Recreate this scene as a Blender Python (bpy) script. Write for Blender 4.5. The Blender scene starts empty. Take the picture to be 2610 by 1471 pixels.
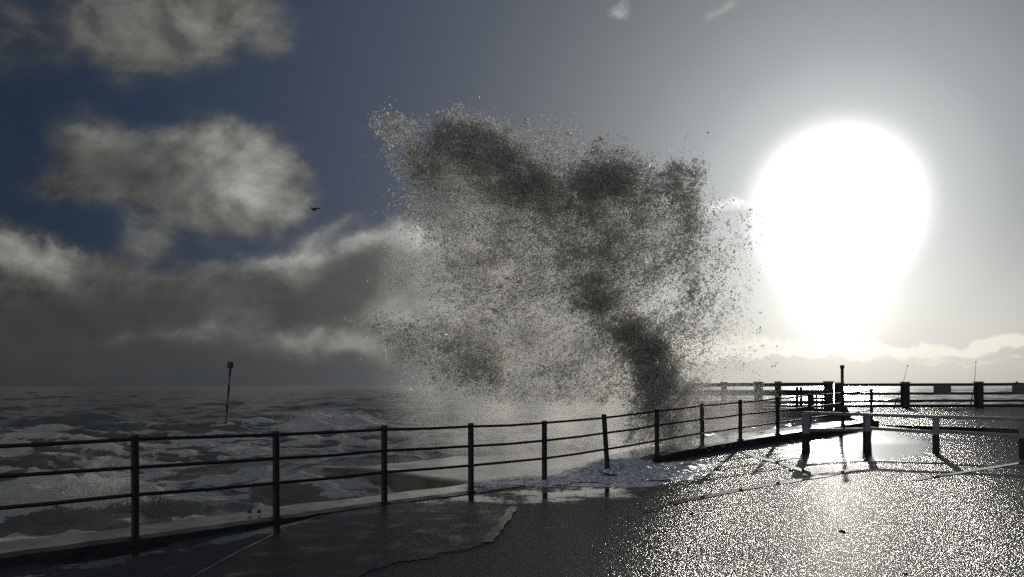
import bpy, bmesh, math, random
import numpy as np
from mathutils import Vector, Matrix

random.seed(7)
rng = np.random.default_rng(11)
R = math.radians
scene = bpy.context.scene
COL = scene.collection

# ------------------------------------------------------------------ camera
CAM_H = 1.62
ROLL = 0.0035
cam_d = bpy.data.cameras.new('camera')
cam = bpy.data.objects.new('camera', cam_d)
COL.objects.link(cam)
cam.location = (0, 0, CAM_H)
cam.rotation_euler = (R(90), ROLL, 0)
cam_d.sensor_width = 36.0
cam_d.lens = 36.0 * 2000 / 2576
cam_d.shift_y = 242.5 / 2576
cam_d.clip_start = 0.1
cam_d.clip_end = 30000
scene.camera = cam

# ------------------------------------------------------------------ exposure
scene.view_settings.view_transform = 'Standard'
scene.view_settings.look = 'None'
scene.view_settings.gamma = 1.0
scene.view_settings.use_curve_mapping = False
scene.view_settings.exposure = -1.5
EXPO = 2 ** -1.5

cy = scene.cycles
cy.max_bounces = 8
cy.diffuse_bounces = 6
cy.glossy_bounces = 3
cy.transmission_bounces = 4
cy.transparent_max_bounces = 12
cy.volume_bounces = 1
cy.volume_step_rate = 2.0
cy.volume_max_steps = 96
cy.use_denoising = False
cy.sample_clamp_indirect = 4.0
cy.caustics_reflective = False
cy.caustics_refractive = False

# ------------------------------------------------------------------ sun
SUN_AZ = math.atan2((2106 - 1288) / 2000, 1.0)
SUN_EL = R(11.6)
SUN_DIR = Vector((math.sin(SUN_AZ) * math.cos(SUN_EL), math.cos(SUN_AZ) * math.cos(SUN_EL), math.sin(SUN_EL)))
sd = bpy.data.lights.new('sun', 'SUN')
sd.energy = 4.8
sd.angle = R(0.6)
sd.color = (1.0, 0.95, 0.86)
sun = bpy.data.objects.new('sun', sd)
COL.objects.link(sun)
sun.rotation_euler = (-SUN_DIR).to_track_quat('-Z', 'Y').to_euler()
sun.location = SUN_DIR * 60


# ------------------------------------------------------------------ node helper
class NT:
    def __init__(self, tree):
        self.t = tree
        self.n = tree.nodes
        self.l = tree.links
        self.n.clear()

    def node(self, typ, **kw):
        n = self.n.new(typ)
        for k, v in kw.items():
            setattr(n, k, v)
        return n

    def put(self, sock, v):
        if v is None:
            return
        if hasattr(v, 'is_output'):
            self.l.new(v, sock)
        else:
            sock.default_value = v

    def math(self, op, a, b=None, c=None, clamp=False):
        n = self.node('ShaderNodeMath', operation=op, use_clamp=clamp)
        self.put(n.inputs[0], a)
        self.put(n.inputs[1], b)
        self.put(n.inputs[2], c)
        return n.outputs[0]

    def vmath(self, op, a, b=None, out=0):
        n = self.node('ShaderNodeVectorMath', operation=op)
        self.put(n.inputs[0], a)
        if b is not None:
            if op == 'SCALE':
                self.put(n.inputs[3], b)
            else:
                self.put(n.inputs[1], b)
        return n.outputs[out]

    def noise(self, vec, scale, detail=4, rough=0.55, out=0, dim='3D', dist=0.0):
        n = self.node('ShaderNodeTexNoise', noise_dimensions=dim)
        self.put(n.inputs['Vector'], vec)
        n.inputs['Scale'].default_value = scale
        n.inputs['Detail'].default_value = detail
        n.inputs['Roughness'].default_value = rough
        n.inputs['Distortion'].default_value = dist
        return n.outputs[out]

    def map(self, v, a, b, c=0.0, d=1.0, smooth=True):
        n = self.node('ShaderNodeMapRange', interpolation_type='SMOOTHSTEP' if smooth else 'LINEAR')
        self.put(n.inputs[0], v)
        for i, x in zip((1, 2, 3, 4), (a, b, c, d)):
            self.put(n.inputs[i], x)
        return n.outputs[0]

    def mix(self, f, a, b, blend='MIX'):
        n = self.node('ShaderNodeMix', data_type='RGBA', blend_type=blend)
        self.put(n.inputs[0], f)
        self.put(n.inputs[6], a)
        self.put(n.inputs[7], b)
        return n.outputs[2]

    def xyz(self, x, y, z=0.0):
        n = self.node('ShaderNodeCombineXYZ')
        for i, v in enumerate((x, y, z)):
            self.put(n.inputs[i], v)
        return n.outputs[0]

    def ramp(self, f, stops, interp='LINEAR'):
        n = self.node('ShaderNodeValToRGB')
        r = n.color_ramp
        r.interpolation = interp
        while len(r.elements) > 1:
            r.elements.remove(r.elements[-1])
        r.elements[0].position = stops[0][0]
        r.elements[0].color = (*stops[0][1], 1)
        for p, c in stops[1:]:
            e = r.elements.new(p)
            e.color = (*c, 1)
        self.put(n.inputs[0], f)
        return n.outputs[0]

    def attr(self, name):
        return self.node('ShaderNodeAttribute', attribute_name=name).outputs['Fac']

    def bump(self, h, strength, dist, normal=None):
        n = self.node('ShaderNodeBump')
        self.put(n.inputs['Strength'], strength)
        self.put(n.inputs['Distance'], dist)
        self.put(n.inputs['Height'], h)
        if normal is not None:
            self.put(n.inputs['Normal'], normal)
        return n.outputs[0]


# ------------------------------------------------------------------ sky (world)
def build_world():
    w = bpy.data.worlds.new('World')
    scene.world = w
    w.use_nodes = True
    t = NT(w.node_tree)
    d = t.node('ShaderNodeTexCoord').outputs['Generated']
    dn = t.vmath('NORMALIZE', d)
    sep = t.node('ShaderNodeSeparateXYZ')
    t.put(sep.inputs[0], dn)
    x, y, z = sep.outputs
    yy = t.math('MAXIMUM', y, 0.08)
    u = t.math('MULTIPLY', t.math('DIVIDE', x, yy), 2.0)      # units: 0.5 per tangent
    v = t.math('MULTIPLY', t.math('DIVIDE', z, yy), 2.0)
    theta = t.math('MULTIPLY', t.math('ARCCOSINE', t.vmath('DOT_PRODUCT', dn, tuple(SUN_DIR), out=1)), 180 / math.pi)
    tw = t.math('DIVIDE', theta, 180.0, clamp=True)
    base = t.ramp(tw, [(0 / 180, (1, 1, 1)), (4.8 / 180, (.76, .78, .78)), (6.4 / 180, (.55, .58, .59)), (10 / 180, (.355, .38, .395)),
                       (14 / 180, (.245, .262, .275)), (18 / 180, (.175, .19, .205)), (22 / 180, (.125, .138, .16)),
                       (26 / 180, (.090, .104, .130)), (31 / 180, (.062, .077, .110)), (37 / 180, (.040, .055, .090)),
                       (44 / 180, (.024, .038, .068)), (52 / 180, (.015, .026, .049)), (66 / 180, (.016, .024, .038)),
                       (92 / 180, (.10, .115, .14)), (120 / 180, (.29, .32, .36)), (1.0, (.40, .43, .47))], 'LINEAR')
    sky = t.node('ShaderNodeTexSky', sky_type='NISHITA', sun_disc=False)
    sky.sun_elevation = SUN_EL
    sky.sun_rotation = SUN_AZ
    sky.air_density = 1.0
    sky.dust_density = 1.0
    nish = t.vmath('SCALE', sky.outputs[0], 0.0012)
    base = t.vmath('ADD', base, nish)

    def P(px, py):
        return ((px - 1288) / 1000, (967 - py) / 1000)

    uv = t.xyz(u, v)
    n1 = t.vmath('SUBTRACT', t.noise(uv, 3.2, 3, 0.55, out=1), (0.5, 0.5, 0.5))
    n2 = t.vmath('SUBTRACT', t.noise(uv, 11.0, 5, 0.62, out=1), (0.5, 0.5, 0.5))
    wv = t.vmath('ADD', uv, t.vmath('SCALE', n1, 0.16))
    wv = t.vmath('ADD', wv, t.vmath('SCALE', n2, 0.13))

    def blob(vec, px, py, rx, ry, rot=0.0, k=1.0):
        m = t.node('ShaderNodeMapping', vector_type='TEXTURE')
        t.put(m.inputs[0], vec)
        cx, cyy = P(px, py)
        m.inputs['Location'].default_value = (cx, cyy, 0)
        m.inputs['Rotation'].default_value = (0, 0, R(rot))
        m.inputs['Scale'].default_value = (rx / 1000, ry / 1000, 1)
        ln = t.vmath('LENGTH', m.outputs[0], out=1)
        return t.math('MULTIPLY', t.math('SUBTRACT', 1.0, ln), k)

    def field(vec, blobs):
        f = None
        for b in blobs:
            o = blob(vec, *b)
            f = o if f is None else t.math('SMOOTH_MAX', f, o, 0.25)
        return f

    # horizon lobe of bright hazy air under the sun
    lobe_m = t.node('ShaderNodeMapping', vector_type='TEXTURE')
    t.put(lobe_m.inputs[0], uv)
    lx, ly = P(2180, 860)
    lobe_m.inputs['Location'].default_value = (lx, ly, 0)
    lobe_m.inputs['Scale'].default_value = (.74, .24, 1)
    l2 = t.vmath('LENGTH', lobe_m.outputs[0], out=1)
    lobe = t.math('EXPONENT', t.math('MULTIPLY', t.math('MULTIPLY', l2, l2), -1.0))
    base = t.vmath('ADD', base, t.vmath('SCALE', (0.36, 0.345, 0.295), lobe))

    def gfield(vec, blobs):
        f = None
        for (px, py, rx, ry, *r) in blobs:
            rot = r[0] if r else 0.0
            k = r[1] if len(r) > 1 else 1.0
            m = t.node('ShaderNodeMapping', vector_type='TEXTURE')
            t.put(m.inputs[0], vec)
            cx, cyy = P(px, py)
            m.inputs['Location'].default_value = (cx, cyy, 0)
            m.inputs['Rotation'].default_value = (0, 0, R(rot))
            m.inputs['Scale'].default_value = (rx / 1000, ry / 1000, 1)
            d2 = t.vmath('DOT_PRODUCT', m.outputs[0], m.outputs[0], out=1)
            o = t.math('MULTIPLY', t.math('EXPONENT', t.math('MULTIPLY', d2, -1.0)), k)
            f = o if f is None else t.math('ADD', f, o)
        return f

    n3 = t.vmath('SUBTRACT', t.noise(uv, 2.4, 2, 0.5, out=1), (0.5, 0.5, 0.5))
    n4 = t.vmath('SUBTRACT', t.noise(uv, 9.0, 6, 0.6, out=1), (0.5, 0.5, 0.5))
    gv = t.vmath('ADD', uv, t.vmath('SCALE', n3, 0.10))
    gv = t.vmath('ADD', gv, t.vmath('SCALE', n4, 0.10))
    cuv = t.vmath('MULTIPLY', uv, (1.0, 1.45, 1.0))
    cn = t.noise(cuv, 4.2, 9, 0.60, dist=.25)
    cfine = t.noise(uv, 14.0, 6, 0.6)
    near = t.math('EXPONENT', t.math('MULTIPLY', theta, -0.062))
    light = gfield(gv, [
        (290, 30, 160, 120, 0, .75), (420, 80, 160, 120, 0, .9), (580, 20, 190, 90, -12, .75), (720, 90, 60, 40, 30, .4), (20, 90, 120, 130, 0, .55),
        (440, 440, 230, 95, 6, 1.1), (590, 400, 130, 95, -22, 1.1), (230, 350, 110, 75, 0, .75), (665, 450, 80, 60, -30, .5), (590, 515, 130, 55, 0, .9), (370, 590, 80, 60, 20, .6), (210, 465, 170, 40, 0, .75), (725, 440, 70, 22, -28, .4), (600, 570, 160, 40, 10, .35),
        (-20, 645, 110, 72, 0, 2.6), (150, 662, 62, 48, -10, 2.4), (60, 720, 220, 60, 0, 2.2),
        (520, 770, 420, 100, 3, 1.3), (880, 690, 260, 75, 8, 1.2), (1130, 720, 230, 140, 0, 1.1), (250, 820, 400, 90, 0, 1.5), (760, 860, 400, 60, 0, 1.3),
        (750, 515, 45, 30, 0, .55), (830, 575, 75, 28, 22, .55), (910, 412, 90, 7, 8, .25), (1560, 15, 30, 34, 0, .5), (1830, 10, 75, 22, 18, .5),
        (1850, 540, 100, 32, 8, .7), (1300, 850, 320, 80, 0, .9)])
    dens = t.math('MULTIPLY', light, t.math('ADD', -0.05, t.math('MULTIPLY', cn, 2.2)))
    dens = t.math('ADD', dens, t.math('MULTIPLY', t.math('MULTIPLY', t.math('SUBTRACT', cfine, .5), .5), t.math('MINIMUM', light, 1.0)))
    lmask = t.math('MULTIPLY', t.map(dens, 0.16, 0.95), 0.95)
    high = gfield(gv, [
        (605, 400, 130, 75, -22, 1.0), (560, 490, 110, 55, 0, .55), (640, 490, 80, 50, 0, .5), (250, 340, 70, 45, 0, .55), (450, 345, 120, 22, 0, .3), (320, 20, 110, 80, 0, .40), (470, 70, 110, 90, 0, .42), (620, 30, 90, 50, 0, .3), (380, 585, 70, 50, 0, .35),
        (0, 600, 95, 40, -20, 1.3), (150, 622, 60, 30, -25, 1.15), (60, 650, 140, 40, -10, .4), (900, 615, 210, 26, 6, .9), (1010, 600, 120, 30, 0, .8), (640, 650, 180, 22, 6, .35), (740, 842, 110, 20, 5, .6), (870, 858, 120, 26, 3, .8), (470, 850, 60, 14, 0, .5), (330, 852, 60, 14, 0, .4), (560, 835, 50, 10, 0, .3),
        (1080, 800, 120, 60, 0, .6), (750, 515, 45, 30, 0, .4), (830, 575, 75, 28, 22, .6), (1850, 530, 90, 22, 8, .9), (1560, 15, 30, 34, 0, .4), (1830, 10, 75, 22, 18, .4)])
    cn2 = t.noise(t.vmath('ADD', cuv, (0.045, 0.02, 0.0)), 4.2, 6, 0.60, dist=.25)
    lit = t.map(t.math('SUBTRACT', cn, cn2), -0.14, 0.14, 0.64, 1.42, False)
    grey = t.math('ADD', 0.042, t.math('MULTIPLY', near, 0.62))
    glow = t.math('MULTIPLY', t.math('ADD', 0.085, t.math('MULTIPLY', near, 0.95)), t.math('MINIMUM', t.math('MULTIPLY', high, t.math('ADD', .45, t.math('MULTIPLY', cn, 1.1))), 1.2))
    cl = t.math('MULTIPLY', t.math('ADD', grey, glow), lit)
    lcol = t.vmath('MULTIPLY', t.xyz(cl, cl, cl), (0.985, 0.98, 0.915))
    c1 = t.mix(lmask, base, lcol)
    dark = gfield(gv, [
        (850, 735, 130, 60, 22, 1.1), (930, 690, 70, 50, 30, .7), (760, 775, 90, 36, 8, .6), (110, 790, 330, 90, 0, .8), (420, 790, 240, 70, 0, .4), (250, 900, 600, 40, 0, .7), (600, 925, 560, 36, 0, .6),
        (400, 440, 150, 32, 6, .5), (640, 715, 130, 30, 0, .4)])
    dm = t.map(t.math('MULTIPLY', dark, t.math('ADD', .35, t.math('MULTIPLY', cn, 1.3))), 0.1, 1.05)
    dm = t.math('MULTIPLY', dm, 0.85)
    dl = t.math('ADD', 0.026, t.math('MULTIPLY', near, 0.40))
    dcol = t.vmath('MULTIPLY', t.xyz(dl, dl, dl), (0.97, 0.98, 0.97))
    c3 = t.mix(dm, c1, dcol)
    # row of low cumulus under the sun
    hz = gfield(gv, [(2330, 872, 330, 17, 2, 1.0), (2020, 886, 260, 20, 0, 1.0), (2540, 852, 120, 16, 5, 1.0), (1760, 870, 220, 50, 0, .8), (2430, 905, 260, 10, 0, .5)])
    hm = t.math('MULTIPLY', t.map(t.math('ADD', hz, t.math('MULTIPLY', t.math('MULTIPLY', t.math('SUBTRACT', cfine, 0.5), 1.9), t.math('MULTIPLY', hz, 2.5, clamp=True))), 0.25, 1.0), 0.8)
    c4 = t.mix(hm, c3, t.vmath('SCALE', (1.0, 0.97, 0.85), t.math('ADD', 0.10, t.math('MULTIPLY', near, 1.75))))
    # grey murk along the horizon away from the sun
    murk = t.math('MULTIPLY', t.math('EXPONENT', t.math('MULTIPLY', v, -9.0)), t.math('SUBTRACT', 1.0, t.math('MULTIPLY', near, 3.0), clamp=True))
    c4 = t.mix(t.math('MULTIPLY', murk, .80, clamp=True), c4, t.vmath('SCALE', (.97, 1.0, .96), t.math('ADD', .028, t.math('MULTIPLY', near, .44))))
    # aureole: thin cloud burnt out round the sun, with a tail of light towards the horizon
    th4 = t.math('POWER', t.math('DIVIDE', theta, 4.15), 3.6)
    aur = t.math('MULTIPLY', t.math('EXPONENT', t.math('MULTIPLY', th4, -1.0)), 2.6)
    tm = t.node('ShaderNodeMapping', vector_type='TEXTURE')
    t.put(tm.inputs[0], uv)
    tx, ty = P(2106, 665)
    tm.inputs['Location'].default_value = (tx, ty, 0)
    tm.inputs['Scale'].default_value = (.120, .170, 1)
    tl = t.vmath('LENGTH', tm.outputs[0], out=1)
    tail = t.math('MULTIPLY', t.math('EXPONENT', t.math('MULTIPLY', t.math('MULTIPLY', tl, tl), -1.0)), 0.80)
    c5 = t.vmath('ADD', c4, t.vmath('SCALE', (1.0, 0.985, 0.95), t.math('ADD', aur, tail)))
    bg = t.node('ShaderNodeBackground')
    t.put(bg.inputs[0], t.vmath('SCALE', c5, 1.0 / (0.1 * EXPO)))
    bg.inputs[1].default_value = 0.1
    out = t.node('ShaderNodeOutputWorld')
    t.l.new(bg.outputs[0], out.inputs[0])
    w.cycles.sampling_method = 'MANUAL'
    w.cycles.sample_map_resolution = 1024


build_world()


# ------------------------------------------------------------------ general helpers
def ray(px, py):
    u = (px - 1288) / 2000
    v = (968.5 - py) / 2000
    return u + ROLL * v, v - ROLL * u


def at(px, py, d):
    a, b = ray(px, py)
    return Vector((a * d, d, CAM_H + b * d))


def ground_at(px, py, z=0.0):
    a, b = ray(px, py)
    d = (z - CAM_H) / b
    return Vector((a * d, d, z))


def to_p(x, y, z):
    a = x / y
    b = (z - CAM_H) / y
    return 1288 + 2000 * (a - ROLL * b), 968.5 - 2000 * (b + ROLL * a)


def sstep(x, a, b):
    t = np.clip((x - a) / (b - a), 0, 1)
    return t * t * (3 - 2 * t)


def tag(o, label=None, cat=None, group=None, kind=None):
    if label:
        o['label'] = label
    if cat:
        o['category'] = cat
    if group:
        o['group'] = group
    if kind:
        o['kind'] = kind
    return o


def empty(name, loc=(0, 0, 0), rot=(0, 0, 0)):
    o = bpy.data.objects.new(name, None)
    o.location = loc
    o.rotation_euler = rot
    o.empty_display_size = 0.2
    COL.objects.link(o)
    return o


def link_bm(name, bm, mat, parent=None, smooth=False):
    me = bpy.data.meshes.new(name)
    bm.normal_update()
    bm.to_mesh(me)
    bm.free()
    if smooth:
        me.shade_smooth()
    o = bpy.data.objects.new(name, me)
    if mat:
        me.materials.append(mat)
    COL.objects.link(o)
    if parent:
        o.parent = parent
    return o


def np_mesh(name, verts, faces, mat, attrs=None, smooth=True, parent=None):
    verts = np.asarray(verts, np.float32)
    faces = np.asarray(faces, np.int32)
    k = faces.shape[1]
    me = bpy.data.meshes.new(name)
    me.vertices.add(len(verts))
    me.vertices.foreach_set('co', verts.ravel())
    me.loops.add(faces.size)
    me.loops.foreach_set('vertex_index', faces.ravel())
    me.polygons.add(len(faces))
    me.polygons.foreach_set('loop_start', np.arange(0, faces.size, k, dtype=np.int32))
    me.polygons.foreach_set('loop_total', np.full(len(faces), k, np.int32))
    me.polygons.foreach_set('use_smooth', np.full(len(faces), smooth))
    me.update(calc_edges=True)
    for n, a in (attrs or {}).items():
        at_ = me.attributes.new(n, 'FLOAT', 'POINT')
        at_.data.foreach_set('value', np.asarray(a, np.float32))
    me.materials.append(mat)
    o = bpy.data.objects.new(name, me)
    COL.objects.link(o)
    if parent:
        o.parent = parent
    return o


def grid_faces(nr, nc):
    i = np.arange(nr - 1)[:, None] * nc + np.arange(nc - 1)[None, :]
    return np.stack([i, i + 1, i + nc + 1, i + nc], -1).reshape(-1, 4)


def bm_box(bm, M, sx, sy, sz, bevel=0.0, top_scale=1.0):
    """box sx * sy, from z = 0 to sz, placed by matrix M"""
    r = bmesh.ops.create_cube(bm, size=1.0)
    vs = r['verts']
    for v in vs:
        f = top_scale if v.co.z > 0 else 1.0
        v.co = Vector((v.co.x * sx * f, v.co.y * sy * f, (v.co.z + .5) * sz))
    es = list({e for v in vs for e in v.link_edges})
    if bevel > 0:
        r2 = bmesh.ops.bevel(bm, geom=es, offset=bevel, segments=1, affect='EDGES', profile=.5)
        vs = list({v for f in r2['faces'] for v in f.verts} | {v for v in vs if v.is_valid})
    for v in vs:
        v.co = M @ v.co
    return vs


def bm_bar(bm, a, b, w, h, bevel=0.0, over=0.0):
    """rectangular bar from a to b, w wide and h high"""
    a, b = Vector(a), Vector(b)
    dr = (b - a)
    L = dr.length
    dr.normalize()
    up = Vector((0, 0, 1)) if abs(dr.z) < .95 else Vector((0, 1, 0))
    sx = dr.cross(up).normalized()
    uz = sx.cross(dr).normalized()
    M = Matrix((sx, uz, dr)).transposed().to_4x4()
    M.translation = a - dr * over
    return bm_box(bm, M, w, h, L + 2 * over, bevel)


def bm_tube(bm, pts, rad, seg=8, cap=True):
    pts = [Vector(p) for p in pts]
    rads = rad if isinstance(rad, (list, tuple)) else [rad] * len(pts)
    rings = []
    for i, p in enumerate(pts):
        t = (pts[min(i + 1, len(pts) - 1)] - pts[max(i - 1, 0)]).normalized()
        up = Vector((0, 0, 1)) if abs(t.z) < .95 else Vector((1, 0, 0))
        s = t.cross(up).normalized()
        q = s.cross(t)
        rings.append([bm.verts.new(p + (s * math.cos(2 * math.pi * k / seg) + q * math.sin(2 * math.pi * k / seg)) * rads[i]) for k in range(seg)])
    for r0, r1 in zip(rings, rings[1:]):
        for k in range(seg):
            bm.faces.new((r0[k], r0[(k + 1) % seg], r1[(k + 1) % seg], r1[k]))
    if cap:
        bm.faces.new(rings[0][::-1])
        bm.faces.new(rings[-1])


def T(x, y, z, rz=0.0):
    return Matrix.Translation((x, y, z)) @ Matrix.Rotation(rz, 4, 'Z')


# ---- numpy noise
def _h(ix, iy, iz, seed):
    n = (ix.astype(np.int64) * 374761393 + iy.astype(np.int64) * 668265263 + iz.astype(np.int64) * 2147483647 + seed * 144665) & 0xffffffff
    n = ((n ^ (n >> 13)) * 1274126177) & 0xffffffff
    n = ((n ^ (n >> 16)) * 2246822519) & 0xffffffff
    return ((n ^ (n >> 15)) & 0xffffff) / float(0xffffff)


def vnoise(p, seed=0):
    """value noise; p (..., 2 or 3) -> 0..1"""
    i = np.floor(p).astype(np.int64)
    f = p - i
    f = f * f * f * (f * (f * 6 - 15) + 10)
    three = p.shape[-1] == 3
    ix, iy = i[..., 0], i[..., 1]
    iz = i[..., 2] if three else np.zeros_like(ix)
    fx, fy = f[..., 0], f[..., 1]

    def layer(z):
        a = _h(ix, iy, z, seed)
        b = _h(ix + 1, iy, z, seed)
        c = _h(ix, iy + 1, z, seed)
        e = _h(ix + 1, iy + 1, z, seed)
        return (a * (1 - fx) + b * fx) * (1 - fy) + (c * (1 - fx) + e * fx) * fy
    if not three:
        return layer(iz)
    fz = f[..., 2]
    return layer(iz) * (1 - fz) + layer(iz + 1) * fz


def fbm(p, octs=4, seed=0, gain=.5):
    s = 0
    a = 1.0
    tot = 0
    for o in range(octs):
        s = s + a * vnoise(p * 2.03 ** o + 17.3 * o, seed + o)
        tot += a
        a *= gain
    return s / tot


# ------------------------------------------------------------------ materials
def new_mat(name):
    m = bpy.data.materials.new(name)
    m.use_nodes = True
    t = NT(m.node_tree)
    out = t.node('ShaderNodeOutputMaterial')
    return m, t, out


def principled(t, **kw):
    b = t.node('ShaderNodeBsdfPrincipled')
    for k, v in kw.items():
        t.put(b.inputs[k], v)
    return b


def wpos(t):
    return t.node('ShaderNodeNewGeometry').outputs['Position']


def mat_paint(name, col, rough=.45, var=.25, rust=None, metal=0.0, bumpd=.002):
    m, t, out = new_mat(name)
    p = wpos(t)
    n = t.noise(p, 9.0, 6, .65)
    n2 = t.noise(p, 60.0, 4, .6)
    c = t.mix(t.map(n, .3, .75), tuple(x * (1 - var) for x in col) + (1,), tuple(min(1, x * (1 + var)) for x in col) + (1,))
    if rust:
        c = t.mix(t.map(t.math('ADD', n, t.math('MULTIPLY', n2, .4)), .74, .86), c, tuple(rust) + (1,))
    b = principled(t, **{'Base Color': c, 'Roughness': t.map(n, .3, .7, rough * .8, min(1, rough * 1.3), False), 'Metallic': metal,
                         'Normal': t.bump(n2, .5, bumpd)})
    t.l.new(b.outputs[0], out.inputs[0])
    return m


def mat_asphalt():
    m, t, out = new_mat('wet_asphalt')
    p = wpos(t)
    vor = t.node('ShaderNodeTexVoronoi', feature='F1')
    t.put(vor.inputs['Vector'], p)
    vor.inputs['Scale'].default_value = 52.0
    vor.inputs['Randomness'].default_value = 1.0
    grit = t.noise(p, 26.0, 3, .6)
    med = t.noise(p, 1.4, 5, .6)
    big = t.noise(p, .35, 4, .55)
    puddle = t.attr('puddle')
    pm = t.math('ADD', puddle, t.math('MULTIPLY', t.math('SUBTRACT', med, .5), 1.1))
    pm = t.math('ADD', pm, t.math('MULTIPLY', t.math('SUBTRACT', t.noise(p, 11.0, 5, .65), .5), .8))
    wet = t.map(pm, .38, .62)
    stone = t.mix(vor.outputs['Color'], (.018, .018, .018, 1), (.055, .053, .05, 1))
    col = t.mix(t.map(big, .35, .65), stone, t.mix(.5, stone, (.03, .03, .032, 1)))
    col = t.mix(wet, col, (.016, .017, .017, 1))
    h = t.math('ADD', t.math('MULTIPLY', vor.outputs['Distance'], -1.0), t.math('MULTIPLY', grit, .9))
    bs = t.math('MULTIPLY', t.math('SUBTRACT', 1.0, t.math('MULTIPLY', wet, .985)), 0.8)
    nrm = t.bump(h, bs, .0108)
    rough = t.math('ADD', .07, t.math('MULTIPLY', t.math('SUBTRACT', 1.0, wet), .17))
    b = principled(t, **{'Base Color': col, 'Roughness': rough, 'IOR': 1.33, 'Normal': nrm})
    # damp stones between the puddles: rough, self-shadowing, no grazing mirror
    df = t.node('ShaderNodeBsdfDiffuse')
    t.put(df.inputs[0], col)
    t.put(df.inputs['Normal'], nrm)
    gl = t.node('ShaderNodeBsdfGlossy')
    gl.inputs[0].default_value = (.12, .12, .118, 1)
    gl.inputs['Roughness'].default_value = .17
    t.put(gl.inputs['Normal'], nrm)
    ad = t.node('ShaderNodeAddShader')
    t.l.new(df.outputs[0], ad.inputs[0])
    t.l.new(gl.outputs[0], ad.inputs[1])
    mx = t.node('ShaderNodeMixShader')
    t.put(mx.inputs[0], wet)
    t.l.new(ad.outputs[0], mx.inputs[1])
    t.l.new(b.outputs[0], mx.inputs[2])
    t.l.new(mx.outputs[0], out.inputs[0])
    return m


def mat_concrete(name, base, rough_lo, rough_hi, bump, wet_bias=0.5, streak=None, ior=1.36, crack=False):
    m, t, out = new_mat(name)
    p = wpos(t)
    if streak:
        p2 = t.vmath('MULTIPLY', p, streak)
    else:
        p2 = p
    n = t.noise(p2, 2.2, 7, .62)
    n2 = t.noise(p, 40.0, 4, .6)
    wet = t.map(n, wet_bias - .14, wet_bias + .14)
    dark = tuple(x * .55 for x in base) + (1,)
    col = t.mix(wet, tuple(base) + (1,), dark)
    col = t.mix(t.math('MULTIPLY', t.map(n2, .35, .7), .35), col, tuple(x * .4 for x in base) + (1,))
    if crack:
        q = t.xyz(t.math('MULTIPLY', t.vmath('DOT_PRODUCT', p, (.695, .719, 0), out=1), .30), t.math('MULTIPLY', t.vmath('DOT_PRODUCT', p, (.719, -.695, 0), out=1), 3.4), 0)
        cr = t.noise(q, 1.5, 6, .6)
        ln = t.map(t.math('ABSOLUTE', t.math('SUBTRACT', cr, .5)), .004, .022)
        ln = t.math('MAXIMUM', ln, t.map(t.noise(p, .9, 3, .5), .50, .56))
        col = t.mix(ln, (.012, .012, .012, 1), col)
    rough = t.map(wet, 0, 1, rough_hi, rough_lo, False)
    nrm = t.bump(t.math('ADD', n2, t.math('MULTIPLY', n, 2.0)), t.map(wet, 0, 1, bump, bump * .15, False), .006)
    b = principled(t, **{'Base Color': col, 'Roughness': rough, 'IOR': ior, 'Normal': nrm})
    t.l.new(b.outputs[0], out.inputs[0])
    return m


def mat_sea():
    m, t, out = new_mat('sea_water')
    p = wpos(t)
    foam_a = t.attr('foam')
    silt = t.attr('silt')
    fn = t.noise(t.vmath('MULTIPLY', p, (.62, .95, 1.0)), 2.6, 8, .68, dist=1.1)
    fn2 = t.noise(p, 16.0, 4, .65)
    fm = t.math('ADD', foam_a, t.math('ADD', t.math('MULTIPLY', t.math('SUBTRACT', fn, .5), 1.35), t.math('MULTIPLY', t.math('SUBTRACT', fn2, .5), .6)))
    foam = t.map(fm, .40, .58)
    w1 = t.noise(t.vmath('MULTIPLY', p, (.75, 1.2, 1.0)), 1.6, 5, .62)
    w2 = t.noise(t.vmath('MULTIPLY', p, (.8, 1.3, 1.0)), .33, 4, .6)
    nrm = t.bump(w1, .55, .16)
    nrm = t.bump(w2, .5, .5, nrm)
    water = principled(t, **{'Base Color': t.mix(silt, (.118, .108, .085, 1), (.16, .13, .08, 1)), 'Roughness': .16, 'IOR': 1.33, 'Normal': nrm})
    fcol = t.mix(fn2, (.62, .63, .66, 1), (.95, .94, .90, 1))
    fb = principled(t, **{'Base Color': fcol, 'Roughness': .75, 'IOR': 1.2, 'Normal': t.bump(t.math('ADD', fn, fn2), .9, .09)})
    tr = t.node('ShaderNodeBsdfTranslucent')
    t.put(tr.inputs[0], (.9, .85, .72, 1))
    fmx = t.node('ShaderNodeMixShader')
    fmx.inputs[0].default_value = .5
    t.l.new(fb.outputs[0], fmx.inputs[1])
    t.l.new(tr.outputs[0], fmx.inputs[2])
    tw = t.node('ShaderNodeBsdfTranslucent')
    t.put(tw.inputs[0], (.50, .34, .15, 1))
    wmx = t.node('ShaderNodeMixShader')
    t.put(wmx.inputs[0], t.math('MULTIPLY', silt, .35))
    t.l.new(water.outputs[0], wmx.inputs[1])
    t.l.new(tw.outputs[0], wmx.inputs[2])
    mx = t.node('ShaderNodeMixShader')
    t.put(mx.inputs[0], t.math('MULTIPLY', foam, .9))
    t.l.new(wmx.outputs[0], mx.inputs[1])
    t.l.new(fmx.outputs[0], mx.inputs[2])
    t.l.new(mx.outputs[0], out.inputs[0])
    return m


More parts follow.
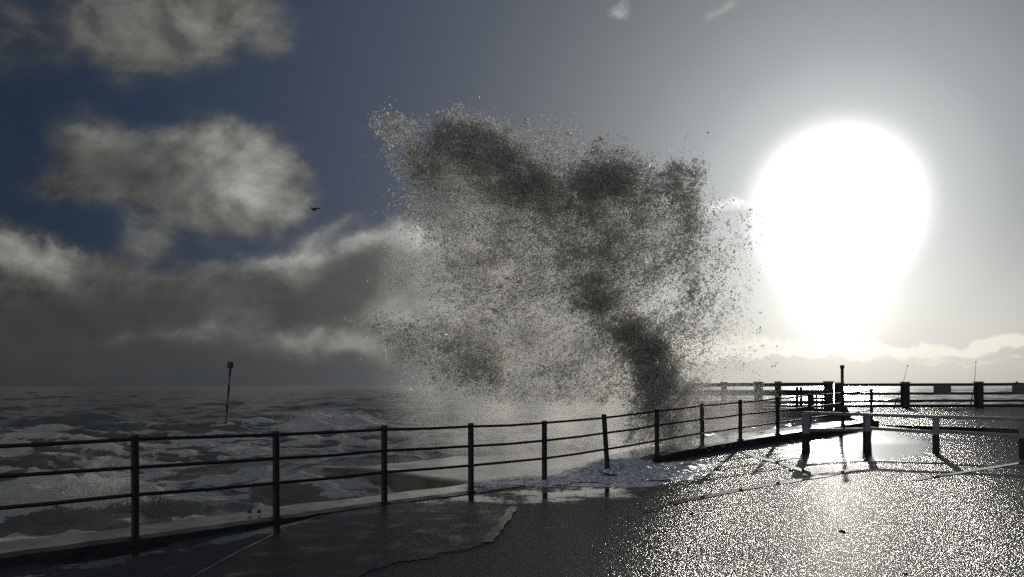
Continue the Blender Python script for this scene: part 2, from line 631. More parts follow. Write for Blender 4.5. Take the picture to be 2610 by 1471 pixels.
def mat_spray():
    m, t, out = new_mat('spray_drops')
    rnd = t.node('ShaderNodeNewGeometry').outputs['Random Per Island']
    col = t.mix(rnd, (.70, .71, .70, 1), (.93, .92, .88, 1))
    df = t.node('ShaderNodeBsdfDiffuse')
    t.put(df.inputs[0], col)
    tr = t.node('ShaderNodeBsdfTranslucent')
    t.put(tr.inputs[0], t.mix(rnd, (.50, .50, .48, 1), (.97, .95, .87, 1)))
    gl = t.node('ShaderNodeBsdfGlossy')
    t.put(gl.inputs[0], (.5, .5, .5, 1))
    gl.inputs['Roughness'].default_value = .25
    a = t.node('ShaderNodeMixShader')
    a.inputs[0].default_value = .8
    t.l.new(df.outputs[0], a.inputs[1])
    t.l.new(tr.outputs[0], a.inputs[2])
    b = t.node('ShaderNodeMixShader')
    b.inputs[0].default_value = .12
    t.l.new(a.outputs[0], b.inputs[1])
    t.l.new(gl.outputs[0], b.inputs[2])
    tp = t.node('ShaderNodeBsdfTransparent')
    c = t.node('ShaderNodeMixShader')
    c.inputs[0].default_value = .28
    t.l.new(b.outputs[0], c.inputs[1])
    t.l.new(tp.outputs[0], c.inputs[2])
    t.l.new(c.outputs[0], out.inputs[0])
    return m


def mat_foam():
    m, t, out = new_mat('foam_wash')
    p = wpos(t)
    n = t.noise(p, 14.0, 5, .65)
    n2 = t.noise(p, 55.0, 3, .6)
    col = t.mix(t.map(n, .35, .65), (.20, .22, .26, 1), (.76, .77, .80, 1))
    b = principled(t, **{'Base Color': col, 'Roughness': .22, 'IOR': 1.3, 'Normal': t.bump(t.math('ADD', n, t.math('MULTIPLY', n2, .5)), .5, .03)})
    t.l.new(b.outputs[0], out.inputs[0])
    return m


M_ASPHALT = mat_asphalt()
M_PATH = mat_concrete('dark_wet_concrete', (.030, .031, .030), .12, .40, .9, .62, ior=1.2)
M_STRIP = mat_concrete('smooth_concrete_strip', (.16, .16, .15), .05, .12, .12, .35)
M_MARGIN = mat_concrete('wet_margin_concrete', (.045, .045, .042), .12, .28, .5, .5, ior=1.22)
M_APRON = mat_concrete('pale_wet_concrete', (.42, .39, .33), .07, .2, .2, .45, crack=True)
M_JETTY = mat_concrete('flooded_concrete', (.20, .18, .14), .05, .14, .2, .4)
M_WALL = mat_concrete('sea_wall_concrete', (.20, .165, .12), .3, .55, .6, .5, (1, 1, .3))
M_KERB = mat_concrete('dark_kerb_stone', (.035, .034, .032), .30, .5, .6, .5)
M_IRON = mat_paint('black_iron_paint', (.012, .012, .013), .5, .3, (.03, .02, .014))
M_TIMBER = mat_paint('dark_pier_timber', (.020, .017, .015), .65, .4)
M_WHITE = mat_paint('weathered_white_paint', (.21, .22, .24), .5, .12, (.30, .28, .25))
M_BLACK = mat_paint('black_post_paint', (.012, .012, .013), .55, .3)
M_STEEL = mat_paint('galvanised_steel', (.13, .13, .13), .45, .2, (.14, .08, .05), .3)
M_SIGN = mat_paint('grey_sign_back', (.10, .10, .105), .5, .2)
M_CAGE = mat_paint('rusty_cage', (.045, .032, .027), .6, .3)
M_BIRD = mat_paint('gull_feathers', (.05, .05, .055), .8, .3)
M_ROD = mat_paint('fishing_rod_blank', (.05, .045, .04), .4, .2)
M_SEA = mat_sea()
M_SPRAY = mat_spray()
M_FOAM = mat_foam()

# ------------------------------------------------------------------ promenade geometry
FX = [-143 - 180, -143, 339, 694, 966, 1184, 1369, 1524, 1652, 1766, 1862, 1956, 2036, 2120, 2192]
FN = np.arange(-2, 13)
FD = 8.5 * (1 + .150 * FN)
FD[0] = FD[1] - 1.27
FD[1] = 7.23
FTOP = [1.12, 1.11, 1.10, 1.075, 1.055, 1.02, 1.01, 1.054, 1.127, 1.198, 1.244, 1.30, 1.355, 1.41, 1.465]
FP = []
for fx, fd in zip(FX, FD):
    FP.append(Vector(((fx - 1288) / 2000 * fd, fd, 0)))
p0 = FP[2].copy()
dirv = (FP[-1] - p0)
E = Vector((dirv.x, dirv.y, 0)).normalized()
NRM = Vector((E.y, -E.x, 0))
FP[1] = p0 - E * 1.72 + Vector((0, 0, 0))
FP[0] = p0 - E * 3.44
fs = [(p - p0).dot(E) for p in FP]
ft = [(p - p0).dot(NRM) for p in FP]
S_END = fs[-1]


def toff(s):
    return np.interp(s, fs, ft)


def st_xy(s, t):
    o = toff(s)
    return p0.x + s * E.x + (t + o) * NRM.x, p0.y + s * E.y + (t + o) * NRM.y


def xy_st(x, y):
    s = (x - p0.x) * E.x + (y - p0.y) * E.y
    return s, (x - p0.x) * NRM.x + (y - p0.y) * NRM.y - toff(s)


DECK = .38


def gz(s, t):
    rise = np.clip((s - 8.0) / (S_END - 8.0), 0, 1) * DECK
    w = sstep(s, 17.5, 24.0)
    f = np.exp(-np.maximum(t, 0) / 1.6) * (1 - w) + w
    dip = -.055 * np.exp(-((s - 5.5) / 2.6) ** 2) * np.exp(-np.maximum(t, 0) / 2.0)
    low = -.085 * (1 - sstep(s, -.2, 3.6)) * np.exp(-np.maximum(t, 0) / 3.0)
    return rise * f + dip + low


def gz_xy(x, y):
    s, t = xy_st(x, y)
    return float(gz(s, t))


def gpoint(px, py):
    """point of the promenade seen at a pixel of the photograph"""
    z = 0.0
    for _ in range(12):
        p = ground_at(px, py, z)
        z = .5 * z + .5 * gz_xy(p.x, p.y)
    p.z = gz_xy(p.x, p.y)
    return p


# ---- pavement: one sheet with fine cells where the camera looks
ss = np.unique(np.concatenate([np.linspace(-60, -12, 17), np.arange(-12, S_END + .3, .085), [S_END + .35]]))
tt = np.unique(np.concatenate([np.arange(0, 15, .085), np.linspace(15, 70, 20)]))
SS, TT = np.meshgrid(ss, tt, indexing='ij')
GX, GY = st_xy(SS, TT)
GZ = gz(SS, TT)
ok = GY > 1
PXX, PYY = to_p(GX, np.where(ok, GY, 1), GZ)


def ell(x, y, rx, ry, rot=0):
    c, s_ = math.cos(R(rot)), math.sin(R(rot))
    dx, dy = PXX - x, PYY - y
    a = (dx * c + dy * s_) / rx
    b = (-dx * s_ + dy * c) / ry
    return np.exp(-(a * a + b * b))


pud = np.zeros_like(GX)
for e in [(1450, 1242, 280, 30, -2, .70), (1180, 1255, 240, 22, -4, .62), (2160, 1118, 240, 58, 0, .95), (2160, 1372, 190, 26, -4, .40), (2300, 1350, 160, 14, -4, .34), (2010, 1130, 110, 22, -8, .5), (2300, 1065, 260, 14, 0, .42), (2480, 1085, 160, 10, 0, .38),  # right foreground puddle is added to mirror the sun as a bright spot
          (1890, 1160, 90, 14, 12, .45), (800, 1310, 330, 22, -13, .55), (250, 1404, 360, 30, -12, .62), (640, 1335, 260, 18, -15, .66), (120, 1445, 260, 16, -10, .55), (420, 1432, 200, 12, -20, .55), (1390, 1330, 90, 14, -14, .42), (1620, 1290, 130, 10, -14, .42),
          (2150, 1190, 150, 6, -10, .35), (1720, 1262, 130, 7, -13, .42), (450, 1400, 150, 18, -20, .3)]:
    pud = np.maximum(pud, e[5] * ell(*e[:5]))
pud = np.where(ok, pud, .1)
pavement = np_mesh('pavement', np.stack([GX, GY, GZ], -1).reshape(-1, 3), grid_faces(len(ss), len(tt))[:, ::-1], M_ASPHALT, {'puddle': pud.ravel()})
tag(pavement, 'wet speckled asphalt promenade inside the iron railing', 'pavement', kind='structure')


def sheet(name, pts, mat, lift, step=.25):
    """flat sheet following the promenade inside a polygon of ground points"""
    bm = bmesh.new()
    vs = [bm.verts.new((p.x, p.y, 0)) for p in pts]
    f = bm.faces.new(vs)
    bmesh.ops.triangulate(bm, faces=[f])
    for _ in range(5):
        es = [e for e in bm.edges if e.calc_length() > step]
        if not es:
            break
        bmesh.ops.subdivide_edges(bm, edges=es, cuts=1)
        bmesh.ops.triangulate(bm, faces=bm.faces[:])
    for v in bm.verts:
        v.co.z = gz_xy(v.co.x, v.co.y) + lift
    for f in bm.faces:
        if f.normal.z < 0:
            f.normal_flip()
    bmesh.ops.recalc_face_normals(bm, faces=bm.faces[:])
    if sum(f.normal.z for f in bm.faces) < 0:
        bmesh.ops.reverse_faces(bm, faces=bm.faces[:])
    return link_bm(name, bm, mat)


path_px = [(330, 1560), (480, 1452), (600, 1388), (720, 1328), (830, 1290), (960, 1269), (1100, 1262), (1230, 1266), (1300, 1280), (1270, 1320), (1240, 1365), (1100, 1398), (960, 1428), (900, 1452), (800, 1560)]
rpx = []
for i, a in enumerate(path_px):
    b = path_px[(i + 1) % len(path_px)]
    nseg = 22
    for k in range(nseg):
        f = k / nseg
        q = (a[0] + (b[0] - a[0]) * f + random.uniform(-3, 3) + 5 * math.sin(i * 2.1 + f * 5) * math.sin(f * 9 + i), a[1] + (b[1] - a[1]) * f + random.uniform(-1.6, 1.6) + 3 * math.sin(i * 1.7 + f * 7))
        rpx.append(q)
path = sheet('path', [gpoint(*q) for q in rpx], M_PATH, .006)
tag(path, 'smooth dark wet concrete patch beside the railing', 'path', kind='structure')


def strip(pxs, width, wob=.25):
    pts = []
    for a, b in zip(pxs, pxs[1:]):
        n = 8
        for k in range(n):
            f = k / n
            pts.append(gpoint(a[0] + (b[0] - a[0]) * f, a[1] + (b[1] - a[1]) * f))
    pts.append(gpoint(*pxs[-1]))
    L, Rr = [], []
    for i, p in enumerate(pts):
        t = (pts[min(i + 1, len(pts) - 1)] - pts[max(i - 1, 0)])
        t.z = 0
        t.normalize()
        n = Vector((-t.y, t.x, 0))
        w = width * (1 + random.uniform(-wob, wob)) * .5
        L.append(p + n * w)
        Rr.append(p - n * w)
    bm = bmesh.new()
    lv = [bm.verts.new((p.x, p.y, gz_xy(p.x, p.y) + .010)) for p in L]
    rv = [bm.verts.new((p.x, p.y, gz_xy(p.x, p.y) + .010)) for p in Rr]
    for i in range(len(pts) - 1):
        bm.faces.new((rv[i], rv[i + 1], lv[i + 1], lv[i]))
    return link_bm('path_strip', bm, M_STRIP)


for k, (q, w) in enumerate([([(1870, 1140), (1960, 1166), (2062, 1199)], .17), ([(1690, 1268), (1790, 1247), (1900, 1226), (2066, 1200), (2150, 1182)], .16), ([(2300, 1209), (2440, 1186), (2600, 1160)], .13)]):
    o = strip(q, w)
    tag(o, ['smooth wet concrete joint running from the railing to the joints meeting', 'long wet concrete joint crossing the asphalt below the foam', 'wet concrete joint below the white rail fence'][k], 'path', kind='structure')


for q, w, lab in [([(470, 1462), (600, 1390), (722, 1329), (834, 1290), (950, 1270)], .035, 'thin pale wet margin along the left edge of the dark concrete patch'),
                  ([(1292, 1276), (1262, 1320), (1222, 1366)], .12, 'short pale wet streak on the asphalt beside the dark concrete patch')]:
    o = strip(q, w, .3)
    o.data.materials[0] = M_MARGIN
    tag(o, lab, 'path', kind='structure')

# ---- kerb under the railing
def kerb_h(s):
    return .068 * (1 - sstep(s, -.5, 3.2)) + .012 + .135 * sstep(s, 8.0, 11.5)


ks = np.arange(-60, S_END + .4, .22)
KW = [(.10, 0), (.10, 1), (-.17, 1), (-.17, 0)]
kv = []
for s in ks:
    for (t_, hi) in KW:
        x, y = st_xy(s, t_ + .006 * math.sin(s * 7.3) + .004 * math.sin(s * 19.1))
        g = float(gz(s, max(t_, 0)))
        kv.append((x, y, g + (float(kerb_h(s)) + .004 * math.sin(s * 11.7) if hi else -.25)))
kf = []
for i in range(len(ks) - 1):
    for j in range(3):
        kf.append((i * 4 + j, i * 4 + j + 1, i * 4 + 5 + j, i * 4 + 4 + j))
n_ = (len(ks) - 1) * 4
kf.append((n_, n_ + 1, n_ + 2, n_ + 3))
kerb = np_mesh('kerb', kv, kf, M_KERB, smooth=False)
tag(kerb, 'dark wet stone kerb under the iron railing', 'kerb', kind='structure')

# ------------------------------------------------------------------ sea wall ledge and jetty
SEA_Z = -.72


def ledge_z(s):
    return float(gz(s, 0)) + float(kerb_h(s)) - .035


ws = np.arange(-60, S_END + .1, .25)
wv, wf = [], []
for s in ws:
    z = ledge_z(s)
    prof = [(-.17, z), (-1.22, z - .04), (-1.30, z - .08), (-1.42, -4.0)]
    for t_, zz in prof:
        jig = .03 * math.sin(s * 2.1) + .02 * math.sin(s * 5.7 + 1) if t_ < -.5 else 0
        x, y = st_xy(s, t_ + jig)
        wv.append((x, y, zz + .006 * math.sin(s * 3.3 + t_)))
for i in range(len(ws) - 1):
    for j in range(3):
        wf.append((i * 4 + j, i * 4 + j + 1, i * 4 + 5 + j, i * 4 + 4 + j))
sw = np_mesh('sea_wall', wv, wf, M_APRON, smooth=False)
tag(sw, 'pale wet concrete sea wall ledge along the outside of the iron railing', 'sea wall')

# jetty: lower platform washed by the sea
JS = 6.35
JZ = -.13
jt = np.linspace(-1.26, -8.6, 40)
js = np.concatenate([[JS, JS + .06], np.linspace(JS + .4, S_END + 2, 60)])
jv, jf = [], []
JSg, JTg = np.meshgrid(js, jt, indexing='ij')
JX, JY = st_xy(JSg, JTg)
wobble = .05 * np.sin(JTg * 1.3) * (JSg < JS + .1)
JX = JX + wobble * E.x
JY = JY + wobble * E.y
JZZ = JZ + .025 * (fbm(np.stack([JX * .9, JY * .9], -1), 3, 5) - .5) - .12 * sstep(-JTg, 5.0, 8.6) - .03 * (JSg < JS + .03)
nj, mj = JSg.shape
top = np.stack([JX, JY, JZZ], -1).reshape(-1, 3)
jt_obj = empty('concrete_jetty', (0, 0, 0))
tag(jt_obj, 'low flooded concrete jetty reaching out into the sea behind the railing', 'jetty')
np_mesh('jetty_top', top, grid_faces(nj, mj), M_JETTY, parent=jt_obj)
# its faces
fv, ff = [], []
edge = [top[i] for i in range(mj)]
for i, p in enumerate(edge):
    fv.append((p[0] - .003 * E.x, p[1] - .003 * E.y, p[2] - .004))
    fv.append((p[0] - .10 * E.x, p[1] - .10 * E.y, -4.0))
for i in range(mj - 1):
    ff.append((2 * i, 2 * i + 2, 2 * i + 3, 2 * i + 1))
np_mesh('jetty_face', fv, ff, M_WALL, smooth=False, parent=jt_obj)
fv, ff = [], []
for i in range(nj):
    p = top[i * mj + mj - 1]
    fv.append((p[0], p[1], p[2] - .004))
    fv.append((p[0] - .1 * NRM.x, p[1] - .1 * NRM.y, -4.0))
for i in range(nj - 1):
    ff.append((2 * i, 2 * i + 2, 2 * i + 3, 2 * i + 1))
np_mesh('jetty_face', fv, ff, M_WALL, smooth=False, parent=jt_obj)

# ------------------------------------------------------------------ pier arm
e_end = S_END + .35
a0 = Vector((*st_xy(e_end, -.17), 0))
a1 = Vector((*st_xy(e_end, 69.0), 0))
poly = [a0, Vector((13.3, 32.0, 0)), Vector((13.9, 36.2, 0)), Vector((7.2, 37.6, 0)), Vector((7.2, 42.2, 0)), Vector((75, 42.0, 0)), Vector((80, -10, 0)), a1]
pier = empty('pier', (20, 36, DECK))
tag(pier, 'long wet pier deck beyond the promenade behind the white fence', 'pier')
bm = bmesh.new()
vs = [bm.verts.new((p.x - 20, p.y - 36, gz(e_end, 0.0) - DECK + .001)) for p in poly]
f = bm.faces.new(vs)
if f.normal.z < 0:
    f.normal_flip()
bmesh.ops.triangulate(bm, faces=[f])
link_bm('pier_deck', bm, M_ASPHALT, pier)
bm = bmesh.new()
for a, b in zip(poly[:6], poly[1:6]):
    q = [bm.verts.new((a.x - 20, a.y - 36, -.003)), bm.verts.new((b.x - 20, b.y - 36, -.003)), bm.verts.new((b.x - 20, b.y - 36, -4.4)), bm.verts.new((a.x - 20, a.y - 36, -4.4))]
    bm.faces.new(q)
bmesh.ops.remove_doubles(bm, verts=bm.verts[:], dist=.001)
bmesh.ops.recalc_face_normals(bm, faces=bm.faces[:])
link_bm('pier_wall', bm, M_WALL, pier)
# raised edge kerb along the pier's seaward side
bm = bmesh.new()
for a, b in ((poly[2], poly[3]), (poly[4], poly[5])):
    aa, bb = a.lerp(b, .004), a.lerp(b, .996)
    off = Vector((0, .25 if a is poly[2] else -.25, 0))
    bm_bar(bm, aa - Vector((20, 36, -.07)) + off, bb - Vector((20, 36, -.07)) + off, .3, .14, .02)
link_bm('edge_kerb', bm, M_KERB, pier)

# ------------------------------------------------------------------ iron railing
rail_root = empty('iron_railing', (p0.x, p0.y, 0))
tag(rail_root, 'long black iron railing with three bars along the sea wall', 'railing')


def child(o, root):
    o.parent = root
    o.matrix_parent_inverse = Matrix.Translation(-Vector(root.location))
    return o


def rail_pts():
    pts = []
    for i, p in enumerate(FP):
        pts.append(Vector((p.x, p.y, FTOP[i])))
    return pts


RP = rail_pts()
angs = []
for i in range(len(RP)):
    a = RP[max(0, i - 1)]
    b = RP[min(len(RP) - 1, i + 1)]
    angs.append(math.atan2(b.y - a.y, b.x - a.x))
LEAN = {7: (-.06, 0.01)}
for i, p in enumerate(RP):
    if i < 1:
        continue
    bm = bmesh.new()
    w = .066 if i < 5 else .070
    zb = float(gz(fs[i], 0)) - .06
    M = T(p.x, p.y, zb, angs[i] + random.uniform(-.04, .04))
    vs = bm_box(bm, M, w, w, p.z - zb + random.uniform(-.012, .012), .006)
    if i in LEAN:
        lx, ly = LEAN[i]
        for v in vs:
            v.co.x += lx * (v.co.z - zb - .5)
            v.co.y += ly * (v.co.z - zb)
    bm_box(bm, T(p.x, p.y, zb, angs[i]), .12, .12, .06 + float(kerb_h(fs[i])) + .014, .004)
    child(link_bm('post', bm, M_IRON), rail_root)
for k, dz in enumerate((.05, .345, .645)):
    pts = []
    for i, p in enumerate(RP):
        q = Vector((p.x, p.y, p.z - dz + random.uniform(-.008, .008)))
        if i in LEAN:
            q.x += LEAN[i][0] * (q.z - .5)
        pts.append(q)
        if i < len(RP) - 1:
            n = RP[i + 1]
            mid = q.lerp(Vector((n.x, n.y, n.z - dz)), .5)
            mid.z -= random.uniform(.002, .012)
            pts.append(mid)
    bm = bmesh.new()
    bm_tube(bm, pts, .0205, 10)
    child(link_bm('rail', bm, M_IRON, smooth=True), rail_root)

# ------------------------------------------------------------------ white fence
wf_px = [(2027, 18.0), (2180, 18.8), (2354, 18.1), (2572, 17.1), (2830, 16.1)]
wtop = [1.00, .925, .895, .885, .88]
wp = []
for (px, d) in wf_px:
    x = (px - 1288) / 2000 * d
    wp.append(Vector((x, d, gz_xy(x, d))))
wroot = empty('white_fence', (wp[1].x, wp[1].y, wp[1].z))
tag(wroot, 'low white painted rail fence with black post feet standing on the wet asphalt', 'fence')
for i, p in enumerate(wp):
    a, b = wp[max(0, i - 1)], wp[min(len(wp) - 1, i + 1)]
    ang = math.atan2(b.y - a.y, b.x - a.x)
    split = p.z + .42
    bm = bmesh.new()
    bm_box(bm, T(p.x, p.y, split, ang), .132, .132, wtop[i] - .076 - split, .008)
    po = child(link_bm('post', bm, M_WHITE), wroot)
    bm = bmesh.new()
    bm_box(bm, T(p.x, p.y, p.z - .05, ang), .137, .137, split - p.z + .05, .008)
    bo = child(link_bm('post_foot', bm, M_BLACK), wroot)
    bo['label'] = 'black painted foot of a white post'
bm = bmesh.new()
for i in range(len(wp) - 1):
    a = Vector((wp[i].x, wp[i].y, wtop[i] - .048))
    b = Vector((wp[i + 1].x, wp[i + 1].y, wtop[i + 1] - .048))
    bm_bar(bm, a + Vector((0, 0, .01)), b + Vector((0, 0, .01)), .14, .074, .01, .0 if i else .05)
child(link_bm('top_rail', bm, M_WHITE), wroot)
bm = bmesh.new()
for i in range(len(wp) - 1):
    a = Vector((wp[i].x, wp[i].y, wp[i].z + .505))
    b = Vector((wp[i + 1].x, wp[i + 1].y, wp[i + 1].z + .475))
    if i == 0:
        a.z = wp[0].z + .50
    bm_bar(bm, a, b, .05, .07, .006)
child(link_bm('lower_rail', bm, M_WHITE), wroot)

# ------------------------------------------------------------------ pier fences


def pier_fence(label, posts, extra_ends, rails, name='pier_fence'):
    root = empty(name, (posts[0][0], posts[0][1], DECK))
    tag(root, label, 'fence')
    for (x, y, w, ztop) in posts:
        bm = bmesh.new()
        bm_box(bm, T(x, y, DECK, .05), w, w, ztop - DECK, .025)
        bm_box(bm, T(x, y, ztop + .002, .05), w + .05, w + .05, .05, .015)
        child(link_bm('post', bm, M_TIMBER), root)
    line = [extra_ends[0]] + [(p[0], p[1]) for p in posts] + [extra_ends[1]]
    for (z, h) in rails:
        bm = bmesh.new()
        for a, b in zip(line, line[1:]):
            bm_bar(bm, (a[0], a[1] - .06, z + random.uniform(-.01, .01)), (b[0], b[1] - .06, z + random.uniform(-.01, .01)), .09, h, .012)
        child(link_bm('rail', bm, M_TIMBER), root)
    return root


def Xat(px, d):
    return (px - 1288) / 2000 * d


dA = 41.0
pier_fence('dark timber pier fence with three thick rails and grey panels, beside the two fishing rods',
           [(Xat(2112, dA), dA, .32, 1.64), (Xat(2277, dA), dA, .34, 1.66), (Xat(2462, dA), dA, .34, 1.66), (Xat(2650, dA), dA, .34, 1.66), (Xat(2840, dA), dA, .34, 1.66)],
           [(Xat(2100, dA), dA), (Xat(3000, dA), dA)], [(1.56, .15), (1.10, .13), (.72, .13)])
dB = 37.3
pier_fence('dark timber pier fence partly veiled by the spray left of the thin black pole',
           [(Xat(1730, dB), dB + .1, .24, 1.66), (Xat(1821, dB), dB, .22, 1.67), (Xat(1908, dB), dB, .32, 1.68), (Xat(1957, dB), dB, .24, 1.69), (Xat(2084, dB), dB, .34, 1.69)],
           [(Xat(1690, dB), dB + .2), (Xat(2095, dB), dB)], [(1.585, .17), (1.21, .26), (.76, .15)])

for k, (x0, x1, lab) in enumerate([(2345, 2389, 'grey sign panel seen from behind midway between two posts of the pier fence'), (2542, 2590, 'grey sign panel on the pier fence at the far right of the picture')]):
    bm = bmesh.new()
    xa, xb = Xat(x0, dA), Xat(x1, dA)
    bm_box(bm, T((xa + xb) / 2, dA - .125, 1.055, 0), xb - xa, .03, .50, .006)
    root = empty('sign_panel', ((xa + xb) / 2, dA - .125, 1.055))
    tag(root, lab, 'sign', 'sign panels on the pier fence')
    child(link_bm('panel', bm, M_SIGN), root)
    for xx in (xa + .12, xb - .12):
        bm = bmesh.new()
        bm_box(bm, T(xx, dA - .148, 1.06, 0), .05, .014, .46, .003)
        child(link_bm('batten', bm, M_SIGN), root)

# gangway gate and mooring block beside the pier steps
root = empty('pier_gate', (Xat(2040, 33.5), 33.5, DECK))
tag(root, 'dark steel gate frame with cross bars at the pier corner behind the white fence end', 'gate')
for px in (2003, 2013):
    bm = bmesh.new()
    bm_box(bm, T(Xat(px, 36.9), 36.8, DECK - .9, 0), .10, .10, 2.0, .01)
    child(link_bm('post', bm, M_TIMBER), root)
for z in (1.30, 1.14, .80, .55, .22, -.1):
    bm = bmesh.new()
    bm_bar(bm, (Xat(1998, 36.9), 36.74, z), (Xat(2062 if z > .5 else 2016, 36.9), 36.74, z), .05, .07, .008)
    child(link_bm('bar', bm, M_TIMBER), root)
root = empty('steel_barrier', (Xat(2062, 34), 34, DECK))
tag(root, 'dark panelled steel barrier with small gaps beside the two stout posts', 'barrier')
d_ = 34.0
x0, x1 = Xat(2036, d_), Xat(2086, d_)
bm = bmesh.new()
bm_box(bm, T(x0 + .09, d_, DECK, 0), .18, .12, .95, .01)
child(link_bm('post', bm, M_TIMBER), root)
bm = bmesh.new()
bm_box(bm, T(x1 - .09, d_, DECK, 0), .18, .12, .97, .01)
child(link_bm('post', bm, M_TIMBER), root)
for (z, h) in ((1.20, .14), (1.00, .10), (.83, .06), (.66, .10), (.42, .30)):
    bm = bmesh.new()
    bm_bar(bm, (x0 + .18, d_, z), (x1 - .18, d_, z), .05, h, .008)
    child(link_bm('slat', bm, M_TIMBER), root)
bm = bmesh.new()
for q in (.34, .62):
    bm_box(bm, T(x0 + (x1 - x0) * q, d_ - .04, .55, 0), .07, .025, .72, .004)
child(link_bm('brace', bm, M_TIMBER), root)

# stout mooring post with flared foot
root = empty('mooring_post', (Xat(2109, 30), 30, DECK))
tag(root, 'stout dark mooring post with a flared foot just behind the thin black pole', 'post')
bm = bmesh.new()
bm_box(bm, T(Xat(2109, 30), 30, .42, .1), .23, .23, 1.20, .02)
child(link_bm('post', bm, M_TIMBER), root)
bm = bmesh.new()
bm_box(bm, T(Xat(2116, 30), 30, DECK - .02, .1), .62, .5, .42, .03, top_scale=.5)
child(link_bm('foot', bm, M_TIMBER), root)

# thin black pole at the railing
pb = FP[-2]
root = empty('marker_pole', (pb.x + .05, pb.y + .16, float(gz(fs[-2], 0))))
tag(root, 'thin black pole with a small cap standing at the end of the iron railing', 'pole')
bm = bmesh.new()
bx, by = Xat(2121, pb.y + .1), pb.y + .16
bm_tube(bm, [(bx, by, float(gz(fs[-2], 0)) - .05), (bx, by, 2.10)], .042, 12)
child(link_bm('pole', bm, M_IRON, smooth=True), root)
bm = bmesh.new()
bm_tube(bm, [(bx, by, 2.05), (bx, by, 2.09), (bx, by, 2.15)], [.05, .062, .058], 12)
child(link_bm('cap', bm, M_IRON), root)

# ------------------------------------------------------------------ fishing rods


def fishing_rod(label, base_px, mid, tip_px, reel):
    a = at(*base_px, dA - 1.0)
    a.z = DECK
    b = at(*tip_px, dA + .05)
    root = empty('fishing_rod', a)
    tag(root, label, 'fishing rod', 'fishing rods leaning on the pier fence')
    pts = [a.lerp(b, f) + Vector((.05 * math.sin(f * 3.1), 0, 0)) for f in np.linspace(0, 1, 9)]
    bm = bmesh.new()
    bm_tube(bm, pts, [.024 - .017 * f for f in np.linspace(0, 1, 9)], 6)
    child(link_bm('rod', bm, M_ROD, smooth=True), root)
    bm = bmesh.new()
    bm_tube(bm, [a.lerp(b, .0), a.lerp(b, .12), a.lerp(b, .22)], [.03, .032, .026], 8)
    child(link_bm('grip', bm, M_ROD, smooth=True), root)
    if reel:
        c = a.lerp(b, .16) + Vector((.02, -.09, 0))
        bm = bmesh.new()
        bm_tube(bm, [c + Vector((-.09, 0, 0)), c + Vector((-.06, 0, 0)), c + Vector((.06, 0, 0)), c + Vector((.09, 0, 0))], [.07, .055, .055, .07], 10)
        child(link_bm('reel', bm, M_ROD), root)
    bm = bmesh.new()
    bm_tube(bm, [b - Vector((.02, 0, .02)), b + Vector((.02, 0, .02))], .03, 6)
    child(link_bm('tip_ring', bm, M_ROD), root)


fishing_rod('thin fishing rod leaning on the pier fence post nearest the sun', (2249, 1030), None, (2283, 921), False)
fishing_rod('fishing rod with a reel leaning on the pier fence between the grey panels', (2441, 1028), None, (2455, 911), True)

# ------------------------------------------------------------------ banded sea marker
dm = 43.0
mb, mt_ = at(567, 1085, dm), at(580, 925, dm)
root = empty('sea_marker', mb)
tag(root, 'leaning banded sea marker post with a cage on top standing in the waves', 'marker')
for k in range(7):
    f0, f1 = k / 7, (k + 1) / 7
    bm = bmesh.new()
    bm_tube(bm, [mb.lerp(mt_, f0), mb.lerp(mt_, f1)], .066 if k % 2 else .070, 12)
    o = child(link_bm('pole_band', bm, M_STEEL if k % 2 else M_IRON, smooth=False), root)
    o['label'] = 'pale band' if k % 2 else 'black band'
bm = bmesh.new()
ax = (mt_ - mb).normalized()
bm_tube(bm, [mb - ax * 2.5, mb - ax * .002], .07, 12)
child(link_bm('pole_foot', bm, M_IRON), root)
c0 = mt_ - ax * .02
cage = empty('cage', (0, 0, 0))
cage = None
bm = bmesh.new()
for k in range(14):
    an = 2 * math.pi * k / 14
    o_ = Vector((math.cos(an), math.sin(an), 0))
    bm_bar(bm, c0 + o_ * .155, c0 + o_ * .150 + ax * .32, .05, .02)
bm_tube(bm, [c0, c0 + ax * .03], .165, 16)
bm_tube(bm, [c0 + ax * .29, c0 + ax * .325], .163, 16)
bm_tube(bm, [c0, c0 + ax * .3], .09, 10)
child(link_bm('cage', bm, M_CAGE), root)
for o in list(bpy.data.objects):
    if o.type == 'EMPTY' and o.name.startswith('cage'):
        bpy.data.objects.remove(o)

# ------------------------------------------------------------------ gull
dg = 75.0
g0 = at(791, 525.5, dg)
root = empty('seagull', g0)
tag(root, 'dark gull in flight with one wing raised above the grey cloud', 'gull')


def gp(px, py, dy=0.0):
    """gull drawn in its own zoomed sketch plane (2178 px wide = 90 px of the picture)"""
    q = at((760 + px / 24.2) * .98697, (500 + py / 24.2) * .98697, dg)
    return Vector((q.x, dg + dy, q.z))


bm = bmesh.new()
bm_tube(bm, [gp(790, 785), gp(850, 775), gp(900, 815), gp(960, 860), gp(1030, 900), gp(1090, 930)], [.012, .075, .10, .10, .06, .015], 10)
body = child(link_bm('body', bm, M_BIRD, smooth=True), root)


